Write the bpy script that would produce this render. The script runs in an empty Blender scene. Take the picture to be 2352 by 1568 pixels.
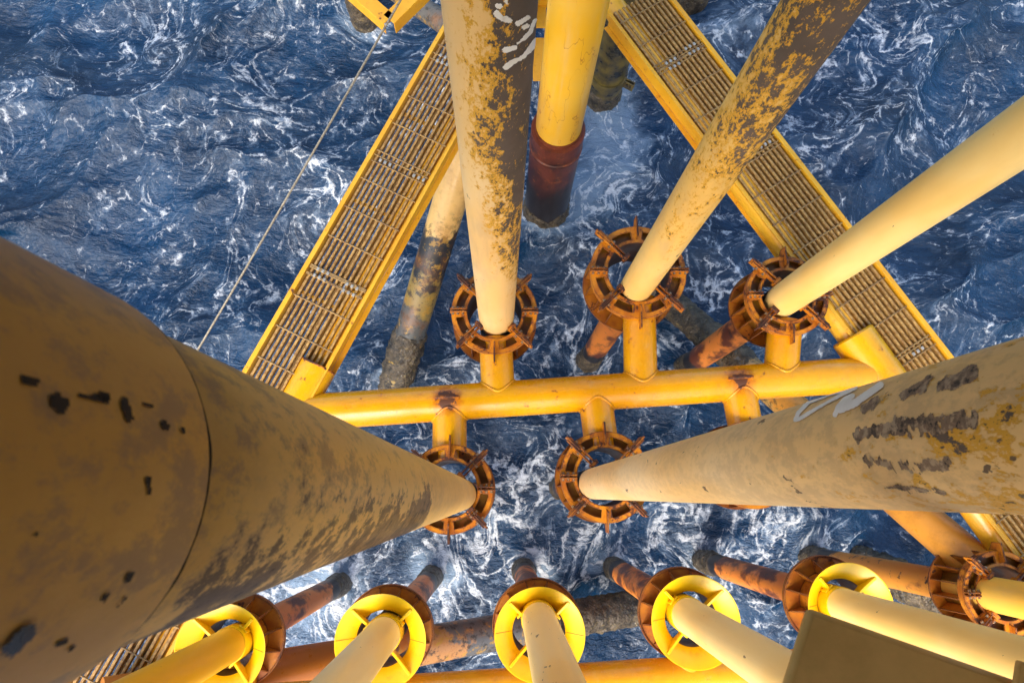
import bpy, math, random
import numpy as np
from mathutils import Vector, Matrix, noise as mnoise

random.seed(7)
SC = bpy.context.scene
COL = SC.collection
PI = math.pi

# ------------------------------------------------------------------ camera
F, W, H = 1568.0, 2352.0, 1568.0          # focal length and frame in survey pixels
NAD = (1149.0, 1138.0)                     # where plumb lines meet in the frame
CAM = Vector((0, 0, 19.3))                 # metres above the sea
_z = -Vector((NAD[0]-W/2, H/2-NAD[1], -F)).normalized()
_y = Vector((0, 1, 0)); _y = (_y - _y.dot(_z)*_z).normalized()
_x = _y.cross(_z)
ROT = Matrix((_x, _y, _z))                 # camera space -> world


def P(u, v, z):
    d = ROT @ Vector((u-W/2, H/2-v, -F))
    return CAM + d*((z-CAM.z)/d.z)


def proj(p):
    c = ROT.transposed() @ (Vector(p)-CAM)
    return (W/2 + F*c.x/-c.z, H/2 - F*c.y/-c.z)


def rad(u, v, z, wpx):
    c = ROT.transposed() @ (P(u, v, z)-CAM)
    return 0.5*wpx*(-c.z)/F


cam_d = bpy.data.cameras.new('camera')
cam_d.sensor_width = 36.0
cam_d.lens = 36.0*F/W
cam_d.clip_start = 0.05
cam_d.clip_end = 5000
cam_d.dof.use_dof = True
cam_d.dof.focus_distance = 13.0
cam_d.dof.aperture_fstop = 6.3
cam = bpy.data.objects.new('camera', cam_d)
COL.objects.link(cam)
cam.matrix_world = Matrix.Translation(CAM) @ ROT.to_4x4()
SC.camera = cam

# ------------------------------------------------------------------ levels
ZR = 7.1        # top plates of the guides
ZH = 6.72       # axes of the yellow frame pipes
ZW = 6.93       # top of the gratings
ZF = 7.6        # rims of the funnels
ZTOP = 19.7    # underside of the deck


# ------------------------------------------------------------------ node helper
class NT:
    def __init__(s, name):
        s.m = bpy.data.materials.new(name)
        s.m.use_nodes = True
        s.t = s.m.node_tree
        s.t.nodes.clear()
        s.out = s.t.nodes.new('ShaderNodeOutputMaterial')
        s.b = s.t.nodes.new('ShaderNodeBsdfPrincipled')
        s.t.links.new(s.b.outputs[0], s.out.inputs[0])
        s.tc = s.t.nodes.new('ShaderNodeTexCoord')

    def put(s, sock, val):
        if isinstance(val, bpy.types.NodeSocket):
            s.t.links.new(val, sock)
        elif val is not None:
            if isinstance(val, (tuple, list)) and sock.type == 'RGBA' and len(val) == 3:
                val = tuple(val)+(1,)
            sock.default_value = val

    def nd(s, typ, props=None, ins=None, out=0):
        n = s.t.nodes.new(typ)
        for k, v in (props or {}).items():
            setattr(n, k, v)
        for k, v in (ins or {}).items():
            s.put(n.inputs[k], v)
        return n.outputs[out]

    def math(s, op, a, b=None, c=None):
        return s.nd('ShaderNodeMath', {'operation': op}, {0: a, 1: b, 2: c})

    def add(s, a, b): return s.math('ADD', a, b)
    def sub(s, a, b): return s.math('SUBTRACT', a, b)
    def mul(s, a, b): return s.math('MULTIPLY', a, b)
    def mx(s, a, b): return s.math('MAXIMUM', a, b)
    def mn(s, a, b): return s.math('MINIMUM', a, b)

    def vm(s, op, a, b):
        return s.nd('ShaderNodeVectorMath', {'operation': op}, {0: a, 1: b})

    def dot(s, a, b):
        return s.nd('ShaderNodeVectorMath', {'operation': 'DOT_PRODUCT'}, {0: a, 1: b}, out='Value')

    def noise(s, vec, scale, detail=4.0, rough=0.55, dist=0.0, color=False):
        return s.nd('ShaderNodeTexNoise', {'noise_dimensions': '3D'},
                    {'Vector': vec, 'Scale': scale, 'Detail': detail, 'Roughness': rough, 'Distortion': dist},
                    out=1 if color else 0)

    def vor(s, vec, scale, feature='F1', rnd=1.0):
        return s.nd('ShaderNodeTexVoronoi', {'feature': feature}, {'Vector': vec, 'Scale': scale, 'Randomness': rnd},
                    out='Distance')

    def ss(s, x, a, b, c=0.0, d=1.0):
        return s.nd('ShaderNodeMapRange', {'interpolation_type': 'SMOOTHSTEP'}, {0: x, 1: a, 2: b, 3: c, 4: d})

    def lin(s, x, a, b, c=0.0, d=1.0):
        return s.nd('ShaderNodeMapRange', {}, {0: x, 1: a, 2: b, 3: c, 4: d})

    def mix(s, f, a, b):
        n = s.t.nodes.new('ShaderNodeMix')
        n.data_type = 'RGBA'
        s.put(n.inputs[0], f)
        s.put(n.inputs[6], a)
        s.put(n.inputs[7], b)
        return n.outputs[2]

    def sep(s, v):
        n = s.t.nodes.new('ShaderNodeSeparateXYZ')
        s.put(n.inputs[0], v)
        return n.outputs

    def bump(s, h, strength=0.5, dist=0.01, normal=None):
        return s.nd('ShaderNodeBump', {}, {'Height': h, 'Strength': strength, 'Distance': dist, 'Normal': normal})

    def edge(s, radius=0.03):
        bn = s.nd('ShaderNodeBevel', {'samples': 4}, {'Radius': radius})
        g = s.nd('ShaderNodeNewGeometry', out='Normal')
        return s.sub(1.0, s.dot(bn, g))

    def set(s, **kw):
        for k, v in kw.items():
            s.put(s.b.inputs[k.replace('_', ' ')], v)
        return s.m


CREAM = (0.95, 0.675, 0.32)
YEL = (0.85, 0.40, 0.008)
DEEP = (0.72, 0.30, 0.008)
GREYB = (0.105, 0.078, 0.058)
RUST = (0.16, 0.042, 0.010)
DRUST = (0.045, 0.016, 0.009)
ORANGE = (0.74, 0.235, 0.034)
BLACK = (0.018, 0.016, 0.016)


def conductor_mat(name, seed, peel, side=(0, 0, 0), top=CREAM, chips=0.0, foot=6.95, foot_black=0.9, rcol=None, patch=.46, und_on=1.0, grime_amt=.30, grime_z=None, smear=None, upper=None, clean=False):
    """weathered paint over primer; peel = (z0, amount0, z1, amount1); side = horizontal direction of most wear"""
    n = NT(name)
    o = n.tc.outputs['Object']
    z = n.sep(o)[2]
    v = n.vm('ADD', o, (seed*3.7, seed*1.3, seed*2.1))
    vs = n.vm('MULTIPLY', v, (1, 1, 0.42))
    nrm = n.nd('ShaderNodeNewGeometry', out='Normal')
    base = n.noise(vs, 9.5, 13, 0.76, 0.2)
    large = n.noise(vs, 1.6, 4, 0.6)
    fine = n.noise(n.vm('MULTIPLY', v, (1, 1, .6)), 26.0, 8, 0.72)
    base = n.add(n.mul(base, .66), n.mul(large, .34))
    bias = n.lin(z, peel[0], peel[2], peel[1], peel[3])
    sd = n.math('MULTIPLY', n.dot(nrm, Vector((side[0], side[1], 0))), side[2])
    q = n.add(n.add(n.add(base, n.mul(n.sub(fine, .5), .44)), bias), sd)
    und = n.ss(q, .470, .486)
    brown = n.ss(q, .538, .550)
    if upper:        # darker ochre above the joint: shade near the deck, painted into the colour
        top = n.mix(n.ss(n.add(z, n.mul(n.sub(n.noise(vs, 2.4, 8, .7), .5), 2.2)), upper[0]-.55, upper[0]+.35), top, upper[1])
    fade = n.ss(n.noise(vs, .9, 3), .38, .64)
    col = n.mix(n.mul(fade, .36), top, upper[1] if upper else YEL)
    streak = n.noise(n.vm('MULTIPLY', v, (7, 7, .22)), 1.0, 5, .6)
    col = n.mix(n.ss(streak, .56, .78, 0, .08 if clean else .30), col, (.42, .25, .11))
    grime = n.noise(n.vm('MULTIPLY', v, (1.3, 1.3, .35)), 1.0, 8, .68)
    if clean:
        grime_amt = .08
    ga = n.lin(z, grime_z[0], grime_z[1], .12, grime_amt) if grime_z else grime_amt
    col = n.mix(n.mul(n.ss(grime, .50, .66), ga), col, (.45, .30, .18))
    if grime_z:      # fine dirt caught in the coating
        gf = n.noise(n.vm('MULTIPLY', v, (1, 1, .6)), 13.0, 9, .74)
        col = n.mix(n.mul(n.ss(n.add(n.mul(gf, .7), n.mul(grime, .35)), .50, .60), n.mul(ga, 1.15)), col, (.26, .18, .12))
    if smear:        # big dirty smears on one side between two heights
        sm = n.mul(n.ss(z, smear[0], smear[0]+1.3), n.ss(z, smear[1]+.5, smear[1]))
        sq = n.add(n.add(n.mul(n.dot(nrm, Vector((smear[2], smear[3], 0))), .21), n.mul(n.sub(sm, 1.0), .35)), n.add(n.mul(large, .55), n.mul(gf, .55)))
        col = n.mix(n.ss(sq, .655, .70, 0, .82), col, (.085, .058, .040))
        col = n.mix(n.ss(sq, .765, .785, 0, .9), col, (.030, .022, .018))
    col = n.mix(n.mul(und, und_on), col, (.78, .40, .035))
    pr = n.mix(n.ss(n.noise(v, 1.7, 4), .35, .7), GREYB, (.155, .112, .083))
    col = n.mix(brown, col, pr)
    chip = n.ss(n.noise(n.vm('MULTIPLY', v, (1, 1, .55)), 8.5, 4, .6), .70-chips, .715-chips)
    col = n.mix(n.mul(chip, .9), col, (.10, .06, .04))
    # below the guides: black wrap, rust coloured coating, black splash band
    jz = n.add(z, n.mul(n.sub(n.noise(v, 2.2, 6, .65), .5), 1.1))
    rc = n.mix(n.ss(n.noise(n.vm('MULTIPLY', v, (1, 1, .5)), 1.6, 7, .62), patch, patch+.12), rcol or ORANGE, (.13, .035, .014))
    rc = n.mix(n.ss(n.noise(v, 3.2, 6, .7), .60, .66), rc, (.035, .018, .014))
    col = n.mix(n.ss(jz, foot+.05, foot-.05), col, BLACK)
    col = n.mix(n.ss(jz, foot-foot_black+.08, foot-foot_black-.08), col, rc)
    col = n.mix(n.ss(jz, 1.75, 1.6), col, BLACK)
    col = n.mix(n.ss(jz, 1.05, .85), col, (.12, .085, .05))
    hgt = n.add(n.mul(brown, -.7), n.add(n.mul(und, -.3), n.mul(fine, .35)))
    rough = n.add(n.add(n.mul(brown, .25), .42), n.mul(n.sub(fine, .5), .25))
    return n.set(Base_Color=col, Roughness=rough, Normal=n.bump(hgt, .55, .006), Specular_IOR_Level=.4)


def gloss_mat(name, a=YEL, b=DEEP, stains=(), rust=.0, rough=.26, dirt=.35):
    """thick glossy yellow coating with scattered rust spots; stains = [(x,y,z,r)] in world metres"""
    n = NT(name)
    o = n.nd('ShaderNodeNewGeometry', out='Position')
    big = n.noise(o, .9, 4, .6)
    col = n.mix(n.ss(big, .35, .68), a, b)
    pale = n.noise(n.vm('MULTIPLY', o, (1, 1, 2)), 2.1, 8, .7)
    col = n.mix(n.ss(pale, .55, .76, 0, dirt), col, (.70, .46, .16))
    mott = n.noise(o, 7.0, 6, .7)
    col = n.mix(n.ss(mott, .5, .78, 0, .35), col, (.45, .17, .015))
    f = n.ss(n.noise(o, 5.5, 5, .62), .715-rust, .75-rust)
    halo = n.ss(n.noise(o, 5.5, 5, .62), .64-rust, .74-rust, 0, .5)
    for (x, y, z, r) in stains:
        d = n.nd('ShaderNodeVectorMath', {'operation': 'DISTANCE'}, {0: o, 1: (x, y, z)}, out='Value')
        d = n.add(d, n.mul(n.sub(n.noise(o, 7, 6, .7), .5), r*1.1))
        halo = n.mx(halo, n.ss(d, r, r*.35, 0, .8))
        f = n.mx(f, n.ss(d, r*.5, r*.4))
    col = n.mix(halo, col, (.48, .115, .012))
    col = n.mix(n.mul(f, .9), col, (.055, .018, .010))
    sc_ = n.noise(n.vm('MULTIPLY', n.vm('ADD', o, (7, 3, 1)), (1.0, 3.0, 3.0)), 6.0, 6, .7)
    col = n.mix(n.ss(sc_, .70, .73, 0, .75), col, (.86, .74, .55))
    rg = n.add(n.add(rough, n.mul(f, .4)), n.mul(n.sub(mott, .5), .22))
    return n.set(Base_Color=col, Roughness=rg, Normal=n.bump(n.add(n.noise(o, 3, 3), n.mul(mott, .3)), .22, .012),
                 Specular_IOR_Level=.55)


def rusty_mat(name, paint=(.60, .20, .012), amount=0.0, radius=.035, top=0.0):
    """old yellow paint with rust eating in from every edge"""
    n = NT(name)
    o = n.nd('ShaderNodeNewGeometry', out='Position')
    e = n.edge(radius)
    big = n.add(n.mul(n.noise(o, 2.4, 7, .66), .75), n.mul(n.noise(o, 7.5, 6, .7), .25))
    big = n.add(n.mul(n.sub(big, .5), 1.75), .5)
    fine = n.noise(o, 16, 5, .65)
    q = n.add(n.add(n.mul(e, 2.4), big), n.add(n.mul(n.sub(fine, .5), .45), n.add(amount, n.mul(n.sep(n.nd('ShaderNodeNewGeometry', out='Normal'))[2], top))))
    col = n.mix(n.ss(n.noise(o, 4, 4), .35, .7), paint, (paint[0]*.62, paint[1]*.46, paint[2]*.8))
    col = n.mix(n.ss(q, .54, .66, 0, .85), col, (.36, .105, .010))
    col = n.mix(n.ss(q, .655, .72), col, (.085, .026, .012))
    col = n.mix(n.ss(n.add(q, n.mul(fine, .2)), .86, .96, 0, .9), col, (.040, .018, .012))
    return n.set(Base_Color=col, Roughness=n.ss(q, .5, .8, .38, .75), Normal=n.bump(n.add(q, n.mul(fine, .7)), .5, .01),
                 Specular_IOR_Level=.4)


def plain_mat(name, a, b, scale=6.0, rough=.6, metal=0.0, bump=.3):
    n = NT(name)
    o = n.nd('ShaderNodeNewGeometry', out='Position')
    f = n.noise(o, scale, 7, .65)
    return n.set(Base_Color=n.mix(n.ss(f, .36, .66), a, b), Roughness=n.ss(f, .3, .7, rough-.12, rough+.12), Metallic=metal,
                 Normal=n.bump(f, bump, .008))


def growth_mat():
    n = NT('marine_growth')
    o = n.nd('ShaderNodeNewGeometry', out='Position')
    f = n.noise(o, 3.5, 8, .7)
    col = n.mix(n.ss(f, .38, .62), (.030, .024, .016), (.115, .085, .050))
    col = n.mix(n.ss(n.noise(o, 9, 5, .7), .56, .66), col, (.20, .145, .055))
    v = n.vor(o, 17.0)
    sp = n.mul(n.ss(v, .24, .12), n.ss(n.noise(o, 4.1, 4, .6), .53, .62))
    col = n.mix(n.mul(sp, .85), col, (.55, .50, .42))
    h = n.add(n.mul(n.vor(o, 13.0), -1.0), n.noise(o, 20, 5, .7))
    return n.set(Base_Color=col, Roughness=.38, Normal=n.bump(h, .9, .03), Specular_IOR_Level=.5)


def brace_mat(name, axis0, axis1, stops, seed):
    """coatings that change along a sloping brace: stops = [(distance, colour)] from the high end, mottled at each change"""
    n = NT(name)
    o = n.nd('ShaderNodeNewGeometry', out='Position')
    d = (axis1-axis0).normalized()
    t = n.dot(n.vm('SUBTRACT', o, axis0), d)
    v = n.vm('ADD', o, (seed, seed*2, seed*.7))
    t = n.add(t, n.mul(n.sub(n.noise(v, 1.3, 9, .68), .5), 3.2))
    col = stops[0][1]
    for dist, c in stops[1:]:
        col = n.mix(n.ss(t, dist-.12, dist+.12), col, c)
    fine = n.noise(v, 5.0, 8, .72)
    on = n.ss(t, stops[1][0]-1.0, stops[1][0]+.2)
    col = n.mix(n.mul(on, n.ss(fine, .52, .60, 0, .85)), col, (.030, .026, .022))
    col = n.mix(n.mul(on, n.ss(n.noise(v, 3.4, 8, .72), .55, .60, 0, .9)), col, (.40, .22, .035))
    col = n.mix(n.ss(n.noise(v, 1.5, 8, .7), .48, .7, 0, .45), col, (.36, .13, .02))
    return n.set(Base_Color=col, Roughness=n.ss(fine, .3, .7, .24, .5), Normal=n.bump(n.mul(fine, n.add(.15, on)), .5, .015))


# ------------------------------------------------------------------ mesh helper
class MB:
    def __init__(s):
        s.v, s.f = [], []

    def add(s, vs, fs):
        k = len(s.v)
        s.v += [tuple(p) for p in vs]
        s.f += [tuple(i+k for i in f) for f in fs]
        return s

    def box(s, c, size, x=Vector((1, 0, 0)), y=Vector((0, 1, 0))):
        x = Vector(x).normalized(); y = Vector(y).normalized(); z = x.cross(y).normalized()
        c = Vector(c)
        vs = [c+x*(sx*size[0]/2)+y*(sy*size[1]/2)+z*(sz*size[2]/2) for sz in (-1, 1) for sy in (-1, 1) for sx in (-1, 1)]
        return s.add(vs, [(0, 2, 3, 1), (4, 5, 7, 6), (0, 1, 5, 4), (2, 6, 7, 3), (0, 4, 6, 2), (1, 3, 7, 5)])

    def prism(s, pts, off):
        """flat polygon pts extruded by vector off"""
        k = len(pts); off = Vector(off)
        vs = [Vector(p) for p in pts]+[Vector(p)+off for p in pts]
        return s.add(vs, [tuple(range(k-1, -1, -1)), tuple(range(k, 2*k))]+[(i, (i+1) % k, (i+1) % k+k, i+k) for i in range(k)])

    def sweep(s, path, radii, n=32, caps=True, wob=None):
        path = [Vector(p) for p in path]
        if not isinstance(radii, (list, tuple)):
            radii = [radii]*len(path)
        prev = None; k0 = len(s.v); L = len(path)
        for i, p in enumerate(path):
            t = (path[min(i+1, L-1)]-path[max(i-1, 0)]).normalized()
            if prev is None:
                a = Vector((0, 0, 1)) if abs(t.z) < .9 else Vector((0, 1, 0))
                prev = a.cross(t).normalized()
            nrm = (prev-prev.dot(t)*t).normalized(); prev = nrm
            bi = t.cross(nrm)
            for j in range(n):
                a = 2*PI*j/n
                r = radii[i]
                q = p+(nrm*math.cos(a)+bi*math.sin(a))*r
                if wob:
                    q = p+(q-p)*wob(q)
                s.v.append(tuple(q))
        for i in range(L-1):
            for j in range(n):
                a = k0+i*n+j; b = k0+i*n+(j+1) % n
                s.f.append((a, b, b+n, a+n))
        if caps:
            s.f.append(tuple(k0+j for j in range(n-1, -1, -1)))
            s.f.append(tuple(k0+(L-1)*n+j for j in range(n)))
        return s

    def ring(s, prof, n=64, close=True, c=(0, 0, 0)):
        """closed profile [(r, z)] turned round a vertical axis"""
        k0 = len(s.v); m = len(prof)
        for j in range(n):
            a = 2*PI*j/n
            for (r, z) in prof:
                s.v.append((c[0]+r*math.cos(a), c[1]+r*math.sin(a), c[2]+z))
        for j in range(n):
            for i in range(m if close else m-1):
                a = k0+j*m+i; b = k0+j*m+(i+1) % m
                c2 = k0+((j+1) % n)*m+(i+1) % m; d = k0+((j+1) % n)*m+i
                s.f.append((a, d, c2, b))
        return s

    def build(s, name, mat, parent=None, sharp=35, bevel=0.0):
        me = bpy.data.meshes.new(name)
        me.from_pydata(s.v, [], s.f)
        me.validate()
        me.polygons.foreach_set('use_smooth', [True]*len(me.polygons))
        me.set_sharp_from_angle(angle=math.radians(sharp))
        me.materials.append(mat)
        o = bpy.data.objects.new(name, me)
        COL.objects.link(o)
        if parent is not None:
            o.parent = parent
        if bevel:
            b = o.modifiers.new('bevel', 'BEVEL'); b.width = bevel; b.segments = 2; b.limit_method = 'ANGLE'
            b.angle_limit = math.radians(40)
        return o


def tag(o, label, cat, group=None):
    o['label'] = label; o['category'] = cat; o['kind'] = 'thing'
    if group:
        o['group'] = group
    return o


def thing(name, label, cat, loc=(0, 0, 0), group=None):
    o = bpy.data.objects.new(name, None)
    o.empty_display_size = .2
    COL.objects.link(o)
    o.location = loc
    return tag(o, label, cat, group)


def struct(o, kind='structure'):
    o['kind'] = kind
    return o


def lumps(seed, amp=.10):
    def w(q):
        a = mnoise.fractal(Vector(q)*3.1+Vector((seed, 0, 0)), 1.0, 2.0, 4)
        b = mnoise.noise(Vector(q)*13+Vector((0, seed, 0)))
        return 1+amp*(.55*a+.5*max(b, -.2))
    return w


def steps(a, b, d):
    k = max(2, int(abs(b-a)/d)+1)
    return [a+(b-a)*i/(k-1) for i in range(k)]


# ------------------------------------------------------------------ shared materials
M_growth = growth_mat()
M_guide = rusty_mat('guide_paint', (.64, .245, .010), .05)
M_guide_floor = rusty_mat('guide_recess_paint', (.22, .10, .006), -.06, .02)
M_arm = rusty_mat('centralizer_rust', (.58, .21, .010), .05, .03, .13)
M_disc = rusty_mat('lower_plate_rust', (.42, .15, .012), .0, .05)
M_bore = plain_mat('sleeve_bore', (.075, .07, .075), (.14, .07, .04), 3, .5)
M_bolt = plain_mat('bolt_metal', (.42, .35, .24), (.20, .10, .045), 22, .45, .6)
M_clip = plain_mat('clip_metal', (.44, .43, .38), (.30, .29, .25), 15, .45, .2)
M_bar = plain_mat('grating_rust', (.23, .11, .024), (.52, .31, .09), 17, .62)
M_rod = plain_mat('grating_rod', (.36, .22, .065), (.18, .095, .035), 9, .55)
M_beam = plain_mat('beige_beam', (.60, .42, .21), (.42, .27, .12), 5, .5)
M_funnel = gloss_mat('funnel_yellow', (.86, .56, .003), (.84, .50, .002), dirt=.06, rough=.34, rust=-.10)
M_toe = gloss_mat('walkway_yellow', (.80, .43, .02), (.76, .36, .012), rust=.045, rough=.42)
M_under = plain_mat('dark_gold_flange', (.34, .19, .03), (.20, .10, .02), 3, .6)  # brown gold, darker than the walkway yellow
M_tube = gloss_mat('tube_yellow', (.82, .46, .03), (.76, .36, .012), rust=.01, rough=.3)
M_rope = plain_mat('wire_rope', (.36, .32, .24), (.17, .145, .10), 40, .5, .3)
M_near = plain_mat('olive_brown_paint', (.76, .475, .15), (.62, .38, .105), 3, .55)
M_deck = plain_mat('deck_underside', (.26, .22, .15), (.16, .14, .10), 1.2, .7)
M_white = plain_mat('white_stencil', (.96, .92, .82), (.88, .82, .70), 9, .5)
M_scrape = plain_mat('scraped_rubber', (.045, .036, .028), (.19, .125, .075), 16, .8, 0, .9)
M_chip = plain_mat('bare_chip', (.020, .015, .012), (.040, .027, .019), 14, .85, 0, .05)

# ------------------------------------------------------------------ conductors
CON = {}


def conductor(key, label, c, r, mat, prof=None, growth=True, group='conductor pipes'):
    """vertical pipe from under the sea to the deck"""
    t = thing('conductor_pipe', label, 'pipe', (c.x, c.y, 0), group)
    zs = sorted(set([-3.0, 0.0] + steps(-3, ZTOP+.3, .8) + ([z for z, k in prof] if prof else [])))
    if prof:
        rr = [r*float(np.interp(z, [p[0] for p in prof], [p[1] for p in prof])) for z in zs]
    else:
        rr = [r]*len(zs)
    MB().sweep([(0, 0, z) for z in zs], rr, 72).build('pipe', mat, t)
    if growth:
        zz = steps(-1.2, 1.0, .045)
        gr = [r*(1.10+.05*math.sin(z*3+c.x)) if z < .6 else r*(1.10-.12*(z-.6)/.4) for z in zz]
        MB().sweep([(0, 0, z) for z in zz], gr, 56, wob=lumps(c.x*3+c.y, .2)).build('marine_growth', M_growth, t, 80)
    CON[key] = (Vector((c.x, c.y, 0)), r, t)
    return t


def at(u, v, w, z=ZR):
    return P(u, v, z), rad(u, v, z, w)


c, r = at(1140, 726, 81)
conductor('top', 'cream conductor pipe with peeling brown upper side and white paint remnants, left of the leg',
          c, r, conductor_mat('paint_peeling_grey', 1.0, (8.8, -.20, 15.4, .026), (.93, -.25, .135)))
c, r = at(1464, 656, 73)
conductor('top_right', 'yellow conductor pipe turning fully dark brown towards the top, slanting to the upper right',
          c, r, conductor_mat('paint_peeling_dark', 2.4, (8.0, -.165, 14.6, .055), (.6, -.6, .05), (.93, .62, .20)))
c, r = at(1802, 687, 75)
conductor('right', 'clean pale yellow conductor pipe slanting to the right edge above the thickest right pipe',
          c, r, conductor_mat('paint_clean_pale', 3.1, (8, -.30, 15, -.12), (0, 0, 0), (.95, .68, .25), -.03, clean=True))
c, r = at(1364, 1110, 70)
conductor('thick_right', 'huge cream conductor pipe with scraped dark patches and white letters, running to the right edge',
          c, r, conductor_mat('paint_scraped_cream', 4.6, (14.0, -.26, 17.0, -.072), (.2, -.5, .02), (.96, .70, .36), .02, grime_amt=.22, grime_z=(13.8, 16.6), foot=7.13))
c = P(1058, 1135, ZR)
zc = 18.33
r5 = math.hypot(c.x, c.y)*math.sin(math.radians(23.2))
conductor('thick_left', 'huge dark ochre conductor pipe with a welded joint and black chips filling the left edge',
          c, r5, conductor_mat('paint_scuffed_ochre', 5.3, (8, -.40, 14.0, -.20), (.3, -.8, .03), (.88, .555, .165), .0, und_on=0, upper=(zc, (.58, .315, .060)), grime_amt=.55, grime_z=(14, 17.5), smear=(14.0, 18.0, .40, -.92), foot=7.13),  # upper: deck shade put into the ochre above the joint
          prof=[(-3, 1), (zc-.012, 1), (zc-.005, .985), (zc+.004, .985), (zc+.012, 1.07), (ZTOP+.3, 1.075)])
FUN = [
    ('f1', (504, 1495), 104, (524, 1482), 78, 'bright yellow conductor pipe in the leftmost yellow funnel, beside the huge ochre pipe', 6.1, YEL),
    ('f2', (873, 1474), 105, (880, 1457), 79, 'cream conductor pipe with a yellow collar in the second yellow funnel from the left', 7.2, (.95, .70, .30)),
    ('f3', (1240, 1457), 104.5, (1238, 1423), 78, 'cream conductor pipe with small brown scuffs in the middle yellow funnel', 8.3, (.95, .70, .29)),
    ('f4', (1599, 1428), 103, (1582, 1413), 79, 'cream conductor pipe in the fourth yellow funnel, going down behind the brown beam', 9.4, (.95, .70, .29)),
    ('f5', (1956, 1396), 100, (1937, 1390), 77, 'long pale yellow conductor pipe in the rightmost yellow funnel, above the brown beam', 10.5, (.95, .69, .26)),
]
for key, fc, fr, pc, w, lab, seed, top in FUN:
    c, r = at(pc[0], pc[1], w, ZF)
    conductor(key, lab, c, r, conductor_mat('paint_funnel_row', seed, (7, -.34, 16, -.2), (0, 0, 0), top, 0.02 if key == 'f3' else -.02, 7.0, .45, clean=True))
c, r = at(2280, 1364, 78)
conductor('corner', 'yellow conductor pipe with an orange foot, in the guide at the lower right corner',
          c, r, conductor_mat('paint_corner', 11.9, (7, -.3, 16, -.1), (0, 0, 0), (.84, .50, .08), 0, 6.15, .06, (.66, .26, .03), .60))


# decals: paint marks and scrapes that follow the curved surface
def decal(key, shapes, name, mat, cell=.01, rag=0.0, lift=.005, zr=(7.5, 19.0), lump=0.0, seed=0, rk=1.0, holes=None):
    c, r, t = CON[key]
    r = r*rk
    zz = np.arange(zr[0], zr[1], cell)
    n = int(2*PI*r/cell)
    aa = np.arange(n)*2*PI/n
    A, Z = np.meshgrid(aa, zz)
    X = c.x+r*np.cos(A); Y = c.y+r*np.sin(A)
    R = np.array(ROT.transposed())
    d = np.stack([X-CAM.x, Y-CAM.y, Z-CAM.z], -1)
    q = d @ R.T
    front = ((X-c.x)*(CAM.x-X)+(Y-c.y)*(CAM.y-Y)) > 0
    U = W/2+F*q[..., 0]/-q[..., 2]; V = H/2-F*q[..., 1]/-q[..., 2]
    rs = np.random.RandomState(seed+3)
    jit = sum(np.sin(A*r*k*rs.uniform(-16, 16)+Z*k*rs.uniform(-16, 16)+rs.uniform(0, 6))/k**.55 for k in (1, 1.7, 2.6, 4, 6, 9, 13, 19, 26)) / 2.6
    dist = np.full(U.shape, 1e9)
    for kind, pts, w in shapes:
        pts = np.array(pts, float)
        dd = np.full(U.shape, 1e9)
        for i in range(len(pts)-1):
            a, b = pts[i], pts[i+1]
            ab = b-a; L = max((ab**2).sum(), 1e-6)
            tt = np.clip(((U-a[0])*ab[0]+(V-a[1])*ab[1])/L, 0, 1)
            dd = np.minimum(dd, np.hypot(U-a[0]-tt*ab[0], V-a[1]-tt*ab[1]))
        dist = np.minimum(dist, dd-w/2)
    m = (dist+rag*jit < 0) & front & (q[..., 2] < 0)
    if holes is not None:
        m &= (np.roll(jit, 37, 1)*.6+np.roll(jit, 91, 0)*.6) > holes
    ii, jj = np.nonzero(m)
    if len(ii) == 0:
        return None
    idx = {}; vs = []; fs = []

    def vid(i, j):
        j %= n
        if (i, j) not in idx:
            a = (j-.5)*2*PI/n; z = zr[0]+(i-.5)*cell
            rr = r+lift+(lump*max(0, mnoise.noise(Vector((a*r*28, z*28, seed)))) if lump else 0)
            idx[(i, j)] = len(vs); vs.append((rr*math.cos(a), rr*math.sin(a), z))
        return idx[(i, j)]
    for i, j in zip(ii.tolist(), jj.tolist()):
        fs.append((vid(i, j), vid(i, j+1), vid(i+1, j+1), vid(i+1, j)))
    return MB().add(vs, fs).build(name, mat, t, 180)


def z2(*p): return [((1366+x/1.721)/1.7415, y/1.721/1.7415) for x, y in p]
def z6(*p): return [((2732+x/1.7214)/1.7415, (911+y/1.7214)/1.7415) for x, y in p]
def z3b(*p): return [((2732+x/1.7214)/1.7415, (1820+y/1.7214)/1.7415) for x, y in p]


M_scrape = None
n = NT('scraped_coating'); o = n.nd('ShaderNodeNewGeometry', out='Position')
f1 = n.noise(o, 9, 8, .7); f2 = n.noise(n.vm('ADD', o, (5, 1, 2)), 22, 5, .7)
cc = n.mix(n.ss(f1, .36, .50), (.060, .044, .032), (.25, .165, .10))
cc = n.mix(n.ss(f2, .50, .58, 0, .8), cc, (.50, .36, .22))
cc = n.mix(n.ss(f2, .44, .38), cc, (.035, .027, .02))
M_scrape = n.set(Base_Color=cc, Roughness=.7, Normal=n.bump(n.add(f1, f2), .35, .006))
for i, (pts, w) in enumerate([(z2((1210, 298), (1255, 268), (1300, 215), (1335, 140)), 9), (z2((1132, 462), (1175, 425), (1245, 392), (1300, 330), (1335, 285)), 11),
              (z2((1130, 345), (1195, 330)), 11), (z2((1212, 158), (1280, 118)), 11), (z2((1250, 190), (1275, 178)), 8),
              (z2((1068, 90), (1105, 130)), 11), (z2((1130, 130), (1155, 140)), 9), (z2((1075, 38), (1090, 36)), 11), (z2((1130, 5), (1140, 25)), 11)]):
    decal('top', [('s', pts, w)], 'white_paint_mark', M_white, .006, 3.4, .004, (13.0, 16.0), seed=2+i)
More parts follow.
